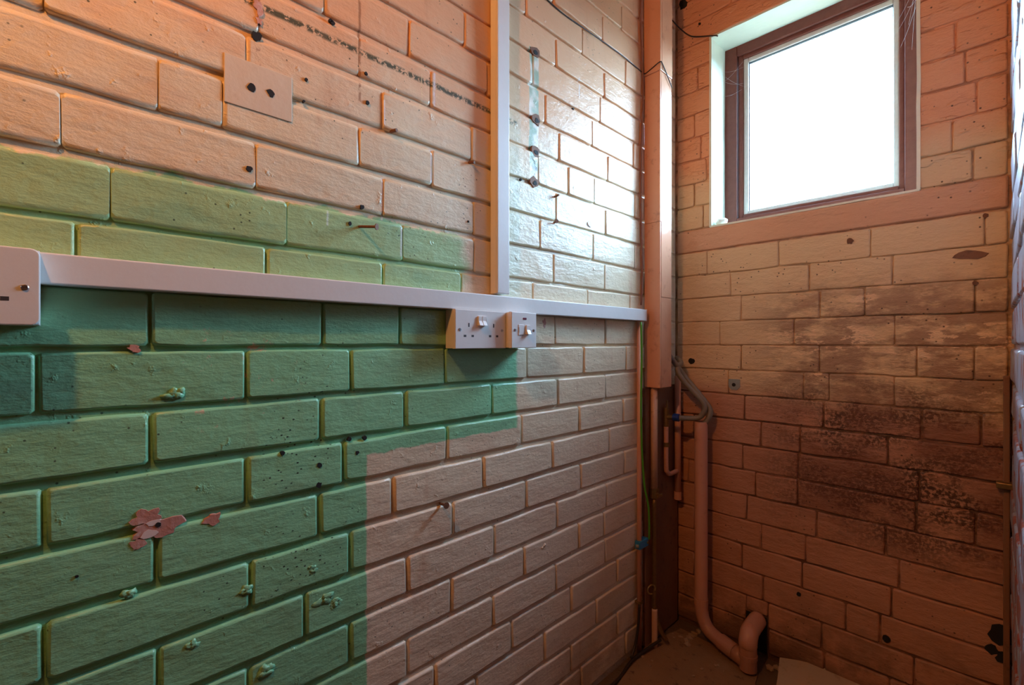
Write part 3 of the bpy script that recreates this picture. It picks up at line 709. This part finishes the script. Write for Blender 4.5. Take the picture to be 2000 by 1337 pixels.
# cobweb threads across the upper window frame
bm = bmesh.new()
for k in range(7):
    a_ = Vector((WX1 - .045 + R.uniform(-.02, .02), YF + .008, WZ1 - .05 - R.uniform(0, .22))); b_ = Vector((WX1 - .008, R.uniform(.0, .08), WZ1 - .02 - R.uniform(0, .25)))
    mid = (a_ + b_) / 2 + Vector((0, -.004, -.01)); tube(bm, spline([a_, mid, b_], 4), .00016, n=4)
for k in range(5):
    a_ = Vector((WX0 + .06 + R.uniform(-.01, .02), YF + .006, WZ1 - .05 - R.uniform(0, .12))); b_ = Vector((WX0 + .01, .08, WZ1 - .09 - R.uniform(0, .1)))
    tube(bm, spline([a_, (a_ + b_) / 2 + Vector((0, 0, -.006)), b_], 4), .00015, n=4)
o = put('cobweb', bm, m_web, kind='stuff'); tag(o, 'fine white cobweb threads strung across the window frame corners', 'cobweb')

# ------------------------------------------------------------------ floor
def poly_slab(name, pts, z0, z1, mat, jag=.003, sub=6):
    bm = bmesh.new(); out = []
    for i, p in enumerate(pts):
        q = pts[(i + 1) % len(pts)]
        for j in range(sub):
            t = j / sub; x = p[0] + (q[0] - p[0]) * t; y = p[1] + (q[1] - p[1]) * t
            out.append((x + R.uniform(-jag, jag), y + R.uniform(-jag, jag)))
    A = [bm.verts.new((x, y, z0)) for x, y in out]; B = [bm.verts.new((x, y, z1)) for x, y in out]
    bm.faces.new(A[::-1]); bm.faces.new(B)
    for i in range(len(out)): bm.faces.new((A[i], A[(i + 1) % len(out)], B[(i + 1) % len(out)], B[i]))
    return put(name, bm, mat)
def on_floor(px, py, z):
    u = (px - 1000) / F; d = (CH - z) * F / (py - 668); return (CX + d * (-ST + CT * u), -CB + d * (CT + ST * u))
fs = poly_slab('floor_sheet', [on_floor(1160, 1400, .006), on_floor(1262, 1258, .006), on_floor(1330, 1226, .006), on_floor(1480, 1302, .008), on_floor(1470, 1400, .008)], .0005, .007, m_sheet)
tag(fs, 'dusty brown sheet of flooring in the corner under the pipes', 'flooring')
sl = poly_slab('floor_slab', [on_floor(1523, 1282, .045), on_floor(1600, 1296, .045), on_floor(1660, 1316, .045), on_floor(1760, 1352, .045), on_floor(1800, 1450, .045), on_floor(1505, 1420, .045)], .0005, .045, m_slab, jag=.0015)
tag(sl, 'pale grey-green slab lying on the floor below the window', 'slab')
def rubble(x, y, s, i, zb_=0.0, name='rubble_piece'):
    bm = blob(bmesh.new(), (x, y, zb_ + s * .42), (s, s * R.uniform(.6, .9), s * R.uniform(.4, .6)), i * 1.7, .6, 1, Matrix.Rotation(R.uniform(0, 6.28), 3, 'Z'))
    for v in bm.verts: v.co.z = max(v.co.z, zb_ + .0005)
    o = put(name, bm, m_rubble); return o
for i in range(26):
    px, py = R.uniform(1250, 1470), R.uniform(1235, 1330); 
    if py < 1226 + abs(px - 1330) * .35: py = 1300
    x, y = on_floor(px, py, .007)
    if x < .03 or y > -.03 or abs(x - PX_) < .05: continue
    o = rubble(x, y, R.uniform(.003, .007), i, .007); tag(o, 'tiny crumb of mortar on the dusty brown floor sheet', 'rubble', 'mortar crumbs on the floor sheet')
for i in range(30):
    x = R.uniform(.33, .80); y = -R.uniform(.012, .055)
    o = rubble(x, y, R.uniform(.006, .016), i + 40); tag(o, 'broken lump of mortar in the gap between floor slab and back wall', 'rubble', 'rubble along the foot of the back wall')
for i in range(12):
    x = R.uniform(.03, .11); y = -R.uniform(.02, .13)
    if (x - PX_) ** 2 + (y - PY_) ** 2 < .03 ** 2: continue
    o = rubble(x, y, R.uniform(.008, .016), i + 80); tag(o, 'dark crumbled lump heaped under the pipes in the corner', 'rubble', 'rubble heap in the pipe corner')

# ------------------------------------------------------------------ the room's bulb (above and left of the camera)
lb = empty('light_bulb', BULB); tag(lb, 'bare bulb hanging on a cord from the ceiling', 'light bulb')
m_bulb = bpy.data.materials.new('glowing_bulb'); m_bulb.use_nodes = True; nb = m_bulb.node_tree.nodes['Principled BSDF']
nb.inputs['Emission Color'].default_value = (*BULB_COL, 1); nb.inputs['Emission Strength'].default_value = BULB_STR; nb.inputs['Base Color'].default_value = (0, 0, 0, 1)
bm = bmesh.new(); r_ = bmesh.ops.create_icosphere(bm, subdivisions=2, radius=.026); bmesh.ops.translate(bm, verts=bm.verts, vec=BULB)
put('bulb_glass', bm, m_bulb, lb, smooth=True)
put('lamp_holder', T([(BULB[0], BULB[1], BULB[2] + .025), (BULB[0], BULB[1], BULB[2] + .075)], .016, n=16), m_pvc2, lb)
put('cord', T([(BULB[0], BULB[1], BULB[2] + .074), (BULB[0], BULB[1], CEIL)], .003, n=8), m_pvc2, lb)
